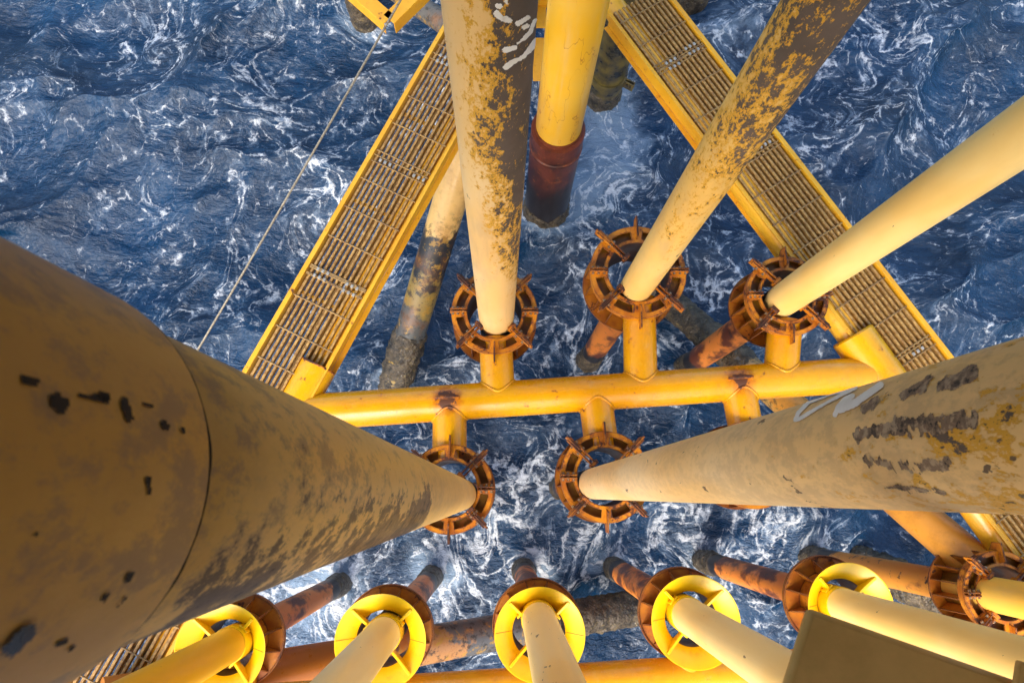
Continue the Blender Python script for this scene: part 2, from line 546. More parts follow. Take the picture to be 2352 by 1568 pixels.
decal('thick_right', [('s', z6((778, 1325), (800, 1275), (870, 1205), (1000, 1152), (1190, 1102)), 9),
                      ('s', z6((790, 1325), (900, 1262), (1000, 1203), (1190, 1104)), 8)], 'white_letter', M_white, .0045, 1.0, .004, (9, 17), seed=4)
decal('thick_right', [('s', z6((1052, 1290), (1075, 1235), (1120, 1180), (1170, 1160)), 11), ('s', z6((1085, 1255), (1180, 1215), (1290, 1140), (1365, 1088)), 16),
                      ('s', z6((1110, 1215), (1200, 1205)), 17)], 'white_letter', M_white, .0045, 1.0, .004, (9, 17), seed=5)
for i, (pts, w, rg) in enumerate([(z6((1265, 1228), (1500, 1140), (1760, 1080), (2010, 1000)), 22, 9), (z6((1225, 1410), (1560, 1375), (1970, 1310)), 37, 9),
                                  (z3b((1265, 25), (1450, 75), (1620, 90), (1800, 60)), 26, 10), (z3b((1395, 225), (1600, 220), (1790, 265)), 8, 8)]):
    decal('thick_right', [('s', pts, w)], 'scraped_patch', M_scrape, .004, rg*1.7, .0012, (15.0, 18.6), .0015, seed=10+i, holes=-.42)
for i, (pts, w) in enumerate([([(55, 872), (78, 878)], 22), ([(128, 922), (140, 928)], 36), ([(180, 908), (215, 912), (242, 916)], 13), ([(232, 908), (245, 914)], 20),
                     ([(285, 925), (298, 960)], 16), ([(374, 972), (380, 980)], 16), ([(418, 984), (420, 992)], 9), ([(150, 1020), (160, 1024)], 6),
                     ([(330, 930), (345, 935)], 4), ([(236, 1375), (246, 1362)], 10), ([(268, 1392), (288, 1372)], 9), ([(290, 1330), (300, 1318)], 7),
                     ([(130, 1478), (150, 1470)], 9), ([(160, 1490), (168, 1482)], 8), ([(75, 1225), (95, 1228)], 9), ([(500, 960), (502, 975)], 6), ([(340, 1100), (343, 1130)], 5)]):
    decal('thick_left', [('s', pts, w)], 'paint_chip', M_chip, .004, 6, .001, (zc+.02, 19.1), seed=21+i, rk=1.073)
decal('thick_left', [('s', [(18, 1488), (60, 1445)], 30)], 'bare_steel_patch', plain_mat('bare_steel', (.10, .095, .09), (.03, .025, .02), 3, .25, .6), .005, 3, .003, (17.6, 19.2), seed=61, rk=1.074)
c, r, t = CON['thick_left']
MB().sweep([(r*1.052*math.cos(a*PI/60), r*1.052*math.sin(a*PI/60), zc+.004*mnoise.noise(Vector((a*.35, 3, 1)))) for a in range(121)], [.0022+.0042*max(0, mnoise.noise(Vector((a*.22, 0, 0)))) for a in range(121)], 8, caps=False).build('joint_seam', M_chip, t)


# ------------------------------------------------------------------ guides with centralizer arms
GH = .95


def guide(label, gc, rpx, key=None, z=ZR, lugs=True):
    c = P(gc[0], gc[1], z); ro = rad(gc[0], gc[1], z, 2*rpx); ri = .63*ro
    t = thing('conductor_guide', label, 'pipe guide', (c.x, c.y, z), 'rusty conductor guides on the yellow frame')
    # top plate with eight recessed windows
    m = MB(); n = 128; w0, w1 = .715*ro, .885*ro
    rr = [ri, w0, w1, ro]
    k0 = 0
    vs = []
    for j in range(n):
        a = 2*PI*j/n
        for q in rr:
            vs.append((q*math.cos(a), q*math.sin(a), 0))
        for q in rr:
            vs.append((q*math.cos(a), q*math.sin(a), -.045))
    fs = []

    def win(j):
        d = ((j+.5)*360/n) % 45-22.5
        return abs(d) < 14.2
    for j in range(n):
        a = j*8; b = ((j+1) % n)*8
        for i in range(3):
            if i == 1 and win(j):
                continue
            fs.append((a+i, a+i+1, b+i+1, b+i)); fs.append((a+4+i, b+4+i, b+5+i, a+5+i))
        fs.append((a, b, b+4, a+4)); fs.append((a+3, a+7, b+7, b+3))
        if win(j):
            fs.append((a+1, a+5, b+5, b+1)); fs.append((a+2, b+2, b+6, a+6))
            if not win(j-1):
                fs.append((a+1, a+2, a+6, a+5))
            if not win(j+1):
                fs.append((b+1, b+5, b+6, b+2))
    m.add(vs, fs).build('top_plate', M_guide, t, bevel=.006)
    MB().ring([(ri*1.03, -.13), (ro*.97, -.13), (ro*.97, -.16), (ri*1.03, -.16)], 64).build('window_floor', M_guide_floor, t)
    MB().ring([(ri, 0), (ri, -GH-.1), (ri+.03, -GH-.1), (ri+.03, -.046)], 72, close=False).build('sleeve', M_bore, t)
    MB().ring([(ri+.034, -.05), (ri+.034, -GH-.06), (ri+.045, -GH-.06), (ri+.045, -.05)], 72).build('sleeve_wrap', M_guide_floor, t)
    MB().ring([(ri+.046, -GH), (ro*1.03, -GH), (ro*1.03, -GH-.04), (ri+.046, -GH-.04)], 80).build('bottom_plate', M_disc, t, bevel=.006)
    MB().ring([(ro*.965, -.047), (ro*.985, -.047), (ro*.985, -.20), (ro*.965, -.20)], 80).build('outer_skirt', M_guide, t)
    for k in range(16):
        a = 2*PI*(k+.5)/16
        x = Vector((math.cos(a), math.sin(a), 0)); y = Vector((-x.y, x.x, 0))
        MB().prism([x*(ri+.047)+y*-.011+Vector((0, 0, -GH+.001)), x*(ro*1.0)+y*-.011+Vector((0, 0, -GH+.001)), x*(ro*.96)+y*-.011+Vector((0, 0, -.21)),
                    x*(ri+.047)+y*-.011+Vector((0, 0, -.17))], y*.022).build('gusset', M_disc, t)
    if not lugs:
        return t
    cc = CON[key][0]-Vector((c.x, c.y, 0)) if key else Vector((0, 0, 0))
    pr = CON[key][1] if key else .3
    for k in range(8):
        a = -PI/2+k*PI/4
        x = Vector((math.cos(a), math.sin(a), 0)); y = Vector((-x.y, x.x, 0)); up = Vector((0, 0, 1))
        if k % 4 == 0:      # plain fin
            MB().prism([x*(.70*ro)+y*-.014+up*.003, x*(1.0*ro)+y*-.014+up*.003, x*(1.0*ro+.004)+y*-.014+up*-.22, x*(1.20*ro)+y*-.014+up*-.12, x*(1.20*ro)+y*-.014+up*.10,
                        x*(.75*ro)+y*-.014+up*.15], y*.028).build('fin', M_arm, t, bevel=.005)
        elif k % 4 == 2:    # bolted split flange
            fl = thing_part('split_flange', t)
            for s in (-1, 1):
                MB().box(x*(.83*ro)+y*(s*.026)+up*.075, (.38*ro, .024, .15), x, y).build('flange_plate', M_arm, fl, bevel=.005)
            for q in (.72, .84, .95):
                MB().sweep([x*(q*ro)+y*-.075+up*.085, x*(q*ro)+y*.075+up*.085], .024, 6).build('bolt', M_bolt, fl)
        else:               # adjustable arm reaching the pipe
            b = x.dot(cc); disc = b*b-(cc.length_squared-pr*pr)
            reach = b+math.sqrt(disc) if disc > 0 else .7*ro
            inner = min(max(reach+.012, .34*ro), .72*ro)
            ar = thing_part('centralizer_arm', t)
            for s in (-1, 1):
                MB().box(x*((inner+.05+1.16*ro)/2)+y*(s*.034)+up*.10, (1.16*ro-inner-.05, .026, .11), x, y).build('bar', M_arm, ar, bevel=.006)
            MB().box(x*(1.02*ro)+up*.06, (.40*ro, .030, .22), x, y).build('rib', M_arm, ar, bevel=.005)
            MB().box(x*(inner+.035)+up*.09, (.07, .16, .17), x, y).build('pad', M_arm, ar, bevel=.01)
            for q in (.78, .98):
                MB().sweep([x*(q*ro)+y*-.085+up*.10, x*(q*ro)+y*.085+up*.10], .026, 6).build('bolt', M_bolt, ar)
    return t


def thing_part(name, parent):
    o = bpy.data.objects.new(name, None)
    o.empty_display_size = .1
    COL.objects.link(o)
    o.parent = parent
    return o


GUIDES = {
    'g1': ((1135.5, 716), 99, 'top', 'rusty guide ring around the pipe with white paint remnants, left of the upper row'),
    'g2': ((1466, 624), 111, 'top_right', 'widest rusty guide ring, around the pipe that turns dark brown, middle of the upper row'),
    'g3': ((1809, 678), 95, 'right', 'rusty guide ring around the clean pale pipe, against the right walkway'),
    'g4': ((1032, 1122), 102, 'thick_left', 'rusty guide ring half hidden behind the end of the huge ochre pipe'),
    'g5': ((1391, 1094), 104, 'thick_right', 'rusty guide ring at the foot of the huge cream pipe with scraped patches'),
    'g7': ((2308, 1362), 94, 'corner', 'rusty guide ring cut by the lower right edge of the frame'),
}
for k, (gc, rp, key, lab) in GUIDES.items():
    guide(lab, gc, rp, key)
guide('guide ring mostly hidden under the huge cream pipe, only its lower rim showing', (1728, 1066), 100, None, ZR, False)


# ------------------------------------------------------------------ yellow funnels
def funnel(label, key, fc, rpx):
    c = P(fc[0], fc[1], ZF); ro = rad(fc[0], fc[1], ZF, 2*rpx); ri = .60*ro
    t = thing('guide_funnel', label, 'pipe guide', (c.x, c.y, ZF), 'yellow funnels over the lower row of guides')
    MB().ring([(ri, -.30), (ro-.018, 0), (ro, 0), (ro, -.02), (ri+.03, -.33)], 96).build('cone', M_funnel, t, 50)
    MB().ring([(ri-.002, -.302), (ri-.002, -1.05), (ri+.022, -1.05), (ri+.022, -.34)], 72, close=False).build('sleeve', M_bore, t)
    MB().ring([(ri+.024, -.36), (ri+.024, -.99), (ri+.036, -.99), (ri+.036, -.36)], 72).build('sleeve_wrap', M_guide, t)
    MB().ring([(ri+.037, -.90), (ro*1.02, -.90), (ro*1.04, -.86), (ro*1.06, -.86), (ro*1.06, -.95), (ri+.037, -.95)], 80).build('bottom_plate', M_disc, t)
    for k in range(12):
        a = 2*PI*(k+.5)/12
        x = Vector((math.cos(a), math.sin(a), 0)); y = Vector((-x.y, x.x, 0))
        MB().prism([x*(ri+.038)+y*-.012+Vector((0, 0, -.899)), x*(ro*1.0)+y*-.012+Vector((0, 0, -.899)), x*(ri+.06)+y*-.012+Vector((0, 0, -.40))], y*.024).build('gusset', M_disc, t)
    cc = CON[key][0]-Vector((c.x, c.y, 0)); pr = CON[key][1]
    for k in range(4):
        a = PI/4+k*PI/2
        x = Vector((math.cos(a), math.sin(a), 0)); y = Vector((-x.y, x.x, 0)); up = Vector((0, 0, 1))
        b = x.dot(cc); disc = b*b-(cc.length_squared-pr*pr)
        reach = b+math.sqrt(disc) if disc > 0 else .5*ro
        inner = min(max(reach+.01, .2*ro), .62*ro)
        h = .012
        f = MB().prism([x*(inner+.03)+y*-.022+up*-.28, x*(ri+.01)+y*-.022+up*-.285, x*(.93*ro)+y*-.022+up*-.046, x*(.93*ro)+y*-.022+up*-.012,
                        x*(ri*.9)+y*-.022+up*-.09, x*(inner+.03)+y*-.022+up*-.12], y*.044).build('spoke', M_funnel, t, bevel=.006)
        MB().box(x*(inner+.015)+up*-.20, (.032, .17, .24), x, y).build('pad', M_funnel, f, bevel=.008)
    for s in (0, 1):   # seam of the two halves
        a = PI*s-.03
        x = Vector((math.cos(a), math.sin(a), 0)); y = Vector((-x.y, x.x, 0))
        MB().prism([x*(ri+.005)+y*-.003+Vector((0, 0, -.292)), x*(ro-.022)+y*-.003+Vector((0, 0, .001)), x*(ro-.022)+y*-.003+Vector((0, 0, -.02)), x*(ri+.005)+y*-.003+Vector((0, 0, -.31))],
                   y*.006).build('seam', M_arm, t)
    return t


FLAB = {'f1': 'leftmost yellow funnel, tucked against the huge ochre pipe', 'f2': 'second yellow funnel from the left, holding the pipe with the yellow collar',
        'f3': 'middle one of the five yellow funnels, seen nearly straight from above', 'f4': 'fourth yellow funnel from the left, clear of the brown beam',
        'f5': 'rightmost yellow funnel, its lower side cut off by the brown beam'}
for key, fc, fr, pc, w, lab, seed, top in FUN:
    funnel(FLAB[key], key, fc, fr)
    c, r, t = CON[key]
    MB().ring([(r+.001, ZF-.42), (r+.012, ZF-.42), (r+.014, ZF+.02), (r+.001, ZF+.02)], 72).build('collar', M_funnel, t)


# ------------------------------------------------------------------ frame pipes
def weld(mb, a, da, ra, b, db, rb, k=72, bead=.027):
    """bead where a branch (axis a + t*da, radius ra) meets a run (axis through b along db, radius rb)"""
    da = da.normalized(); db = db.normalized()
    n1 = Vector((0, 0, 1)).cross(da).normalized(); n2 = da.cross(n1)
    pts = []
    for i in range(k+1):
        q = a+(n1*math.cos(2*PI*i/k)+n2*math.sin(2*PI*i/k))*ra
        w = q-b; w = w-w.dot(db)*db; e = da-da.dot(db)*db
        A = e.dot(e); B = 2*w.dot(e); C = w.dot(w)-rb*rb
        D = max(B*B-4*A*C, 0)
        pts.append(q+da*((-B+math.sqrt(D))/(2*A)))
    mb.sweep(pts, bead, 8, caps=False)


HA, HB = P(700, 947, ZH), P(2022, 857.5, ZH)
hd = (HB-HA).normalized(); hr = rad(1300, 905, ZH, 82)
pd = Vector((-hd.y, hd.x, 0))
st = [P(1027, 918, ZH+hr*.8), P(1700, 872, ZH+hr*.8), P(2025, 862, ZH+.15), P(1470, 870, ZH+.2)]
M_head = gloss_mat('header_yellow', (.80, .375, .004), (.74, .30, .003),
                   [(st[0].x, st[0].y, st[0].z, .38), (st[1].x, st[1].y, st[1].z, .36), (st[2].x, st[2].y, st[2].z, .26)], rust=.035)
t = thing('header_pipe', 'glossy yellow header pipe crossing the middle of the frame, with six short branches', 'pipe', (0, 0, 0))
MB().sweep([HA, HB], hr, 64).build('run_pipe', M_head, t)
for i, (gk, hx) in enumerate([('g1', 1144), ('g2', 1473), ('g3', 1797), ('g4', 1032), ('g5', 1366), ('g6', 1697)]):
    gc = GUIDES[gk][0] if gk in GUIDES else (1728, 1066)
    g = P(gc[0], gc[1], ZH); ro = rad(gc[0], gc[1], ZR, 200)
    tt = (P(hx, 905, ZH)-HA).dot(hd)
    h = HA+hd*tt
    d = (g-h).normalized()
    L = (g-h).length-ro*.66
    br = rad(1300, 905, ZH, 84 if i < 3 else 83)
    br = hr*.94
    s = MB().sweep([h+d*.02, h+d*L], min(br, hr*.995), 56).build('branch', M_head, t)
    mb = MB(); weld(mb, h, d, min(br, hr*.995), HA, hd, hr)
    mb.build('weld_bead', M_head, s, 60)
for (u, v) in ((1027, 925), (1702, 879)):
    c = P(u, v, ZH+hr)
    tt = (c-HA).dot(hd); c = HA+hd*tt
    tilt = (Vector((0, 0, 1))*.98+pd*.12).normalized()
    b0 = c+tilt*hr
    MB().sweep([b0-hd*.20-tilt*.02, b0-hd*.20+tilt*.05, b0-hd*.16+tilt*.085, b0+hd*.16+tilt*.085, b0+hd*.20+tilt*.05, b0+hd*.20-tilt*.02], .034, 12).build('lifting_bar', M_arm, t)

t = thing('header_pipe', 'yellow header pipe along the lower edge of the frame, under the funnels', 'pipe', (0, 0, 0))
BA, BB = P(934, 1597, ZH), P(1569, 1555, ZH)
bd = (BB-BA).normalized()
M_head2 = gloss_mat('lower_header_yellow', (.80, .42, .02), (.70, .30, .012), rust=.02, dirt=.5)
MB().sweep([BA-bd*5.2, BB+bd*6], hr, 64).build('run_pipe', M_head2, t)
for key, fc, fr, pc, w, lab, seed, top in FUN:
    g = P(fc[0], fc[1], ZF); g.z = ZH
    h = BA+bd*((g-BA).dot(bd))
    d = (g-h).normalized(); L = (g-h).length-rad(fc[0], fc[1], ZF, 2*fr)*.62
    MB().sweep([h+d*.02, h+d*max(L, .3)], hr*.9, 48).build('branch', M_head2, t)


# ------------------------------------------------------------------ walkways
def walkway(label, o0, o1, i0, i1, ext0, ext1, clips, side, tubecut=None, M_face=M_toe):
    """o0,o1 outer edge, i0,i1 inner edge (pixels); side = +1 when the outer edge lies to the left of travel"""
    O0, O1, I0, I1 = [P(p[0], p[1], ZW) for p in (o0, o1, i0, i1)]
    d = ((O1-O0).normalized()+(I1-I0).normalized()).normalized()
    nrm = Vector((-d.y, d.x, 0))
    if (O0-I0).dot(nrm) < 0:
        nrm = -nrm                                   # points to the outer edge
    om = (O0+O1)/2; im = (I0+I1)/2
    wdt = (om-im).dot(nrm)
    base = im-d*((im-O0).dot(d))
    s0, s1 = -ext0, (O1-O0).dot(d)+ext1
    t = thing('walkway', label, 'walkway', base, 'grating walkways over the sea')
    Q = lambda s, w, z=0: d*s+nrm*w+Vector((0, 0, z))
    mb = MB(); nb = 11; pitch = wdt/(nb+.6)
    L = s1-s0
    for k in range(nb):
        w = pitch*(k+.8)
        seg = int(L/4)+1
        mb.box(Q((s0+s1)/2, w, -.050), (L, .046, .10), d, nrm)
    g = mb.build('grating', M_bar, t, bevel=.004)
    mr = MB(); s = s0+.3
    while s < s1:
        mr.sweep([Q(s, .02, .004), Q(s, wdt-.02, .004)], .014, 8)
        s += .66
    for cl in clips:
        cs = (P(cl[0], cl[1], ZW)-base).dot(d)
        for dq in (-.07, .07):
            mr.sweep([Q(cs+dq, .02, .006), Q(cs+dq, wdt-.02, .006)], .012, 8)
    mr.build('cross_rod', M_rod, g)
    # stringers: channel on each edge
    for w, hgt, inner in ((0, .40, True), (wdt, .26, False)):
        sg = -1 if inner else 1
        ch = MB()
        mid = (s0+s1)/2
        ch.box(Q(mid, w+sg*.012, .035-hgt/2), (L, .02, hgt), d, nrm)
        ch.box(Q(mid, w+sg*.048, .024), (L, .052 if inner else .085, .018), d, nrm)
        ch.box(Q(mid, w+sg*.070, .026-hgt), (L, .096, .018), d, nrm)
        ch.build('stringer', M_face, t, bevel=.004)
    # light beam and cross bearers under the bars
    MB().box(Q((s0+s1)/2, wdt*.50, -.155), (L, .07, .10), d, nrm).build('support_beam', M_beam, t, bevel=.004)
    if side > 0:
        MB().box(Q((s0+s1)/2, wdt*.25, -.30), (L, .30*wdt, .02), d, nrm).build('under_flange', M_under, t)
    else:
        MB().box(Q((s0+s1)/2, wdt*.50, -.30), (L, .80*wdt, .02), d, nrm).build('under_flange', M_under, t)
    s = s0+1.0
    while s < s1:
        MB().box(Q(s, wdt/2, -.245), (.06, wdt-.05, .07), d, nrm).build('bearer', M_toe, t)
        s += 2.1
    for cl in clips:
        c = P(cl[0], cl[1], ZW)-base
        cs, cw = c.dot(d), c.dot(nrm)
        for a in ((-.07, .07) if cl[2] == 2 else (.0,)):
            for k in (-1, 0, 1):
                ww = (round((cw/pitch)-.8+k)+.8)*pitch
                if .05 < ww < wdt-.05:
                    MB().box(Q(cs+a, ww, .022), (.062, .05, .026), d, nrm).build('clip', M_clip, t, bevel=.004)
    return t, base, d, nrm, wdt


lt = walkway('rusty grating walkway with yellow edges, ending behind the huge ochre pipe', (1024.6, 66.7), (560.6, 868.5), (1051, 294), (702, 925), 3.2, 6.3,
             [(1020, 140, 2), (880, 372, 1), (965, 411, 1), (737, 630, 2), (810, 668, 2)], 1)
rt = walkway('rusty grating walkway with yellow edges, passing under the huge cream pipe', (1535, 0), (2184, 825), (1408, 33), (1956, 770), .35, 9.0,
             [(1540, 150, 2), (1592, 112, 2), (1758, 332, 1), (2112, 803, 1)], -1)

# tubes that carry the walkways, with the thicker sleeves at the header ends
ta, tb = P(1037, 294, ZH-.08), P(688, 925, ZH-.08)
dl = (tb-ta).normalized()
M_sleeve = gloss_mat('sleeve_yellow', (.82, .42, .006), (.80, .37, .005), rust=.05)
t = thing('frame_tube', 'yellow tube under the left walkway with a thick rust-rimmed sleeve at its header end', 'pipe', (0, 0, 0), 'tubes under the walkways')
MB().sweep([ta-dl*4.2, tb+dl*5.2], .215, 40).build('tube', M_tube, t)
q0 = P(733, 840, ZH)
q0 = ta+dl*((q0-ta).dot(dl)); q0.z = ZH
MB().sweep([q0, q0+dl*.03, q0+dl*2.0], [.30, .335, .335], 56).build('sleeve', M_sleeve, t)
rim = MB(); n1 = Vector((0, 0, 1)).cross(dl).normalized(); n2 = dl.cross(n1)
rim.sweep([q0+dl*.012+(n1*math.cos(a*PI/32)+n2*math.sin(a*PI/32))*.322 for a in range(65)], .024, 8, caps=False)
rim.build('weld_bead', M_arm, t, 60)
ta, tb = P(1782-8, 523, ZH-.06), P(1950, 767, ZH-.06)
dr = (tb-ta).normalized()
t = thing('frame_tube', 'yellow tube under the right walkway with a thick sleeve at its header end', 'pipe', (0, 0, 0), 'tubes under the walkways')
MB().sweep([ta-dr*6.2, tb+dr*9], .25, 40).build('tube', M_tube, t)
q0 = P(1959, 767, ZH); q0 = ta+dr*((q0-ta).dot(dr)); q0.z = ZH
M_sleeve2 = gloss_mat('right_sleeve_yellow', (.82, .42, .006), (.80, .37, .005), [(st[2].x, st[2].y, st[2].z, .3)], rust=.04)
MB().sweep([q0, q0+dr*.03, q0+dr*1.9], [.37, .40, .40], 56).build('sleeve', M_sleeve2, t)

# corner tube at the lower left
a, b = P(560, 1490, ZH-.1), P(60, 1668, ZH-.1)
tag(MB().sweep([a, b], .33, 48).build('corner_tube', gloss_mat('corner_cream', (.80, .52, .20), (.76, .42, .10), rust=.03), None), 'cream tube in the lower left corner below the end of the left walkway', 'pipe')


# ------------------------------------------------------------------ legs, piles and braces
def pile(name, label, u, v, r, mat, top=ZTOP, growth_top=.9, cat='pile', amp=.16):
    c = P(u, v, 0)
    t = thing(name, label, cat, (c.x, c.y, 0))
    MB().sweep([(0, 0, z) for z in steps(-3, top, 1.0)], r, 64).build('shaft', mat, t)
    zz = steps(-1.2, growth_top, .05)
    MB().sweep([(0, 0, z) for z in zz], [r*1.08 if z < growth_top-.35 else r*(1.08-.10*(z-growth_top+.35)/.35) for z in zz], 64, wob=lumps(u*.01, amp)).build('marine_growth', M_growth, t, 80)
    return t, c


lc = P(1252, 488, 0)
t = thing('platform_leg', 'yellow platform leg set in a wet brown and black sleeve, between the two upper pipes', 'leg', (lc.x, lc.y, 0))
LR = rad(1252, 467, .6, 98)
n = NT('leg_sleeve'); o = n.nd('ShaderNodeNewGeometry', out='Position'); zz = n.sep(o)[2]
f = n.noise(n.vm('MULTIPLY', o, (1, 1, .5)), 2.2, 8, .68)
jz = n.add(zz, n.mul(n.sub(f, .5), 3.2))
cc = n.mix(n.ss(f, .40, .62), (.17, .040, .016), (.050, .015, .010))
cc = n.mix(n.ss(n.noise(o, 5, 8, .72), .56, .64), cc, (.30, .085, .020))
cc = n.mix(n.ss(jz, 3.3, 2.2), cc, (.020, .015, .014))
M_legsleeve = n.set(Base_Color=cc, Roughness=.36, Normal=n.bump(f, .6, .02), Specular_IOR_Level=.55)
n = NT('leg_yellow'); o = n.nd('ShaderNodeNewGeometry', out='Position')
cr = n.noise(n.vm('MULTIPLY', o, (1, 1, .35)), 2.4, 3, .5)
crack = n.ss(n.math('ABSOLUTE', n.sub(cr, .5)), .006, .002)
crack = n.mul(crack, n.ss(n.noise(o, .8, 3), .42, .58))
cc = n.mix(n.ss(n.noise(o, .7, 4), .3, .7), (.82, .43, .012), (.82, .50, .07))
cc = n.mix(n.ss(n.noise(n.vm('MULTIPLY', o, (4, 4, .3)), 1.2, 5, .6), .52, .75, 0, .5), cc, (.70, .47, .18))
cc = n.mix(n.mul(crack, .75), cc, (.42, .13, .015))
M_legy = n.set(Base_Color=cc, Roughness=.3, Normal=n.bump(n.noise(o, 4, 4), .25, .01))
ls = MB().sweep([(0, 0, z) for z in (-3, 0, 2, 4.0, 4.05, 4.08, 4.16, 4.19, 4.45, 4.5, 4.85)], [LR]*4+[LR*1.03]*1+[LR*1.035]*2+[LR]*1+[LR*1.0]*1+[LR*1.01]*2, 72).build('sleeve', M_legsleeve, t)
MB().sweep([(0, 0, z) for z in steps(4.5, ZTOP+.2, 1.0)], LR*.85, 72).build('shaft', M_legy, t)
zz = steps(-1.2, .95, .045)
MB().sweep([(0, 0, z) for z in zz], [LR*(1.06 if z < .5 else 1.06-.08*(z-.5)/.45) for z in zz], 80, wob=lumps(9, .20)).build('marine_growth', M_growth, t, 80)
# ragged rusty collar where the paint ends
MB().sweep([(0, 0, z) for z in steps(4.6, 5.0, .05)], [LR*.90]*5+[LR*.875]*4, 64, wob=lambda q: 1+.015*mnoise.noise(Vector(q)*6)).build('collar', M_legsleeve, t)
M_mossy = plain_mat('mossy_coating', (.030, .028, .020), (.20, .14, .030), 2.0, .35, 0, .5)

t, c = pile('steel_pile', 'mossy dark pile with a bolted clamp, right behind the yellow leg', 1386, 218, .50, M_mossy, 11.0, .55)
MB().ring([(.505, .95), (.56, .95), (.56, 1.20), (.505, 1.20)], 64).build('clamp_band', M_mossy, t)
x = Vector((.86, -.5, 0)).normalized(); y = Vector((-x.y, x.x, 0))
for s in (-1, 1):
    fl = MB().box(x*.70+y*(s*.05)+Vector((0, 0, 1.07)), (.30, .035, .30), x, y).build('clamp_flange', M_mossy, t, bevel=.006)
    for q in (.65, .77):
        MB().sweep([x*q+y*(s*.05)+Vector((0, 0, 1.13)), x*q+y*(s*.13)+Vector((0, 0, 1.13))], .03, 6).build('bolt', M_growth, fl)
pile('steel_pile', 'barnacled dark pile at the upper edge below the yellow beam corner', 836, 34, .42, M_mossy, 9.0, 1.3)
pile('steel_pile', 'dark pile barely entering the upper edge beyond the right walkway', 1592, -2, .45, M_mossy, 6.0, 1.0)


def brace(label, hi, zhi, lo, r, stops, seed, beyond=1.5, grow=1.6, mat=None):
    a, b = P(hi[0], hi[1], zhi), P(lo[0], lo[1], 0)
    d = (b-a).normalized()
    t = thing('diagonal_brace', label, 'brace', a)
    m = mat or brace_mat('brace_coating', a, b, stops, seed)
    MB().sweep([-d*beyond, Vector((0, 0, 0)), (b-a), (b-a)+d*4], r, 56).build('tube', m, t)
    L = (b-a).length
    ss = steps(L-grow, L+2.0, .05)
    g = [r*(1.0+.12*min(1, (s-L+grow)/.5)) for s in ss]
    base = t.location
    wv = lumps(seed, .24)
    MB().sweep([d*s for s in ss], g, 60, wob=wv).build('marine_growth', M_growth, t, 80)
    return t


brace('diagonal brace in yellow, black and crusted mustard beside the left walkway', (1165, 20), 7.0, (905, 890), .41,
      [(0, (.80, .50, .16)), (5.2, (.020, .024, .028)), (6.4, (.28, .19, .05)), (7.6, (.08, .085, .08)), (8.6, (.30, .19, .04))], 3.0, 1.0, 2.0)
brace('diagonal brace, orange above and barnacled below, crossing under the huge cream pipe', (2225, 1283), 6.3, (1555, 708), .37,
      [(0, (.74, .33, .045)), (5.0, (.62, .36, .10)), (6.2, (.14, .135, .12)), (9.5, (.12, .12, .11))], 8.0, .3, 3.4)
brace('brace under the middle funnels, rust orange at left, barnacled where it enters the sea', (600, 1548), 5.9, (1470, 1392), .38,
      [(0, (.46, .15, .02)), (2.6, (.42, .20, .07)), (4.0, (.12, .115, .11)), (6.6, (.10, .09, .07))], 13.0, 2.5, 3.4)
brace('thick crusted brace glimpsed under the orange-footed corner pipe', (2330, 1428), 2.6, (1985, 1300), .45, [(0, (.62, .45, .22)), (3.0, (.5, .36, .17))], 17.0, 2.5, 3.2)
brace('mottled grey and yellow brace at the upper edge near the yellow beam corner', (1150, 138), 4.6, (780, -105), .30,
      [(0, (.28, .19, .05)), (1.5, (.13, .12, .10)), (6, (.22, .16, .05))], 21.0, 1.0, 1.2)

# yellow plates between the top pipe and the leg
t = thing('bracket', 'yellow bracket plates squeezed between the yellow leg and the peeling brown pipe', 'bracket', (lc.x, lc.y, 0))
b0, b1 = P(1240, 188, 6.0), P(1240, 20, 6.0); lo = Vector((lc.x, lc.y, 0))
bdir = (b1-b0); bl = bdir.length; bdir.normalize(); bw = Vector((-bdir.y, bdir.x, 0))
MB().box((b0*.7+b1*.3)-lo, (bl*.58, .30, .03), bdir, bw).build('plate', M_toe, t, bevel=.006)
MB().box((b0*.17+b1*.83)-lo+Vector((0, 0, .12)), (bl*.30, .26, .03), bdir, bw).build('plate', M_toe, t, bevel=.006)
MB().box(b1-lo+Vector((.25, .05, .2)), (.9, .16, .30)).build('crossbar', M_toe, t, bevel=.006)

# corner of yellow beams at the top left
tip = P(893, 45, 7.0)
t = thing('corner_beam', 'yellow beam corner at the upper edge with the wire rope passing over it', 'beam', tip)
for e in ((790, -45), (985, -45)):
    v = P(e[0], e[1], 7.0)-tip; L = v.length; v.normalize(); w = Vector((-v.y, v.x, 0))
    mb = MB(); mb.box(v*(L/2), (L, .30, .02), v, w); mb.box(v*(L/2)+w*.14+Vector((0, 0, -.16)), (L, .02, .30), v, w); mb.box(v*(L/2)-w*.14+Vector((0, 0, -.16)), (L, .02, .30), v, w)
    mb.build('beam', M_toe, t, bevel=.005)

# ------------------------------------------------------------------ wire rope
ra, rb = P(935, -40, 10.5), P(405, 868, 7.6)
ra, rb = ra+(ra-rb)*.4, rb+(rb-ra)*.75
mb = MB(); L = (rb-ra).length; d = (rb-ra)/L
n1 = Vector((0, 0, 1)).cross(d).normalized(); n2 = d.cross(n1)
for k in range(4):
    K = 760; pts = []
    for i in range(K+1):
        s = L*i/K; ph = s*2*PI/.16+k*PI/2
        sag = Vector((0, 0, -.16*4*(i/K)*(1-i/K)))
        pts.append(ra+d*s+sag+(n1*math.cos(ph)+n2*math.sin(ph))*.009)
    mb.sweep(pts, .0105, 6)
tag(mb.build('wire_rope', M_rope, None, 60), 'thin twisted wire rope stretched over the water on the left', 'rope')

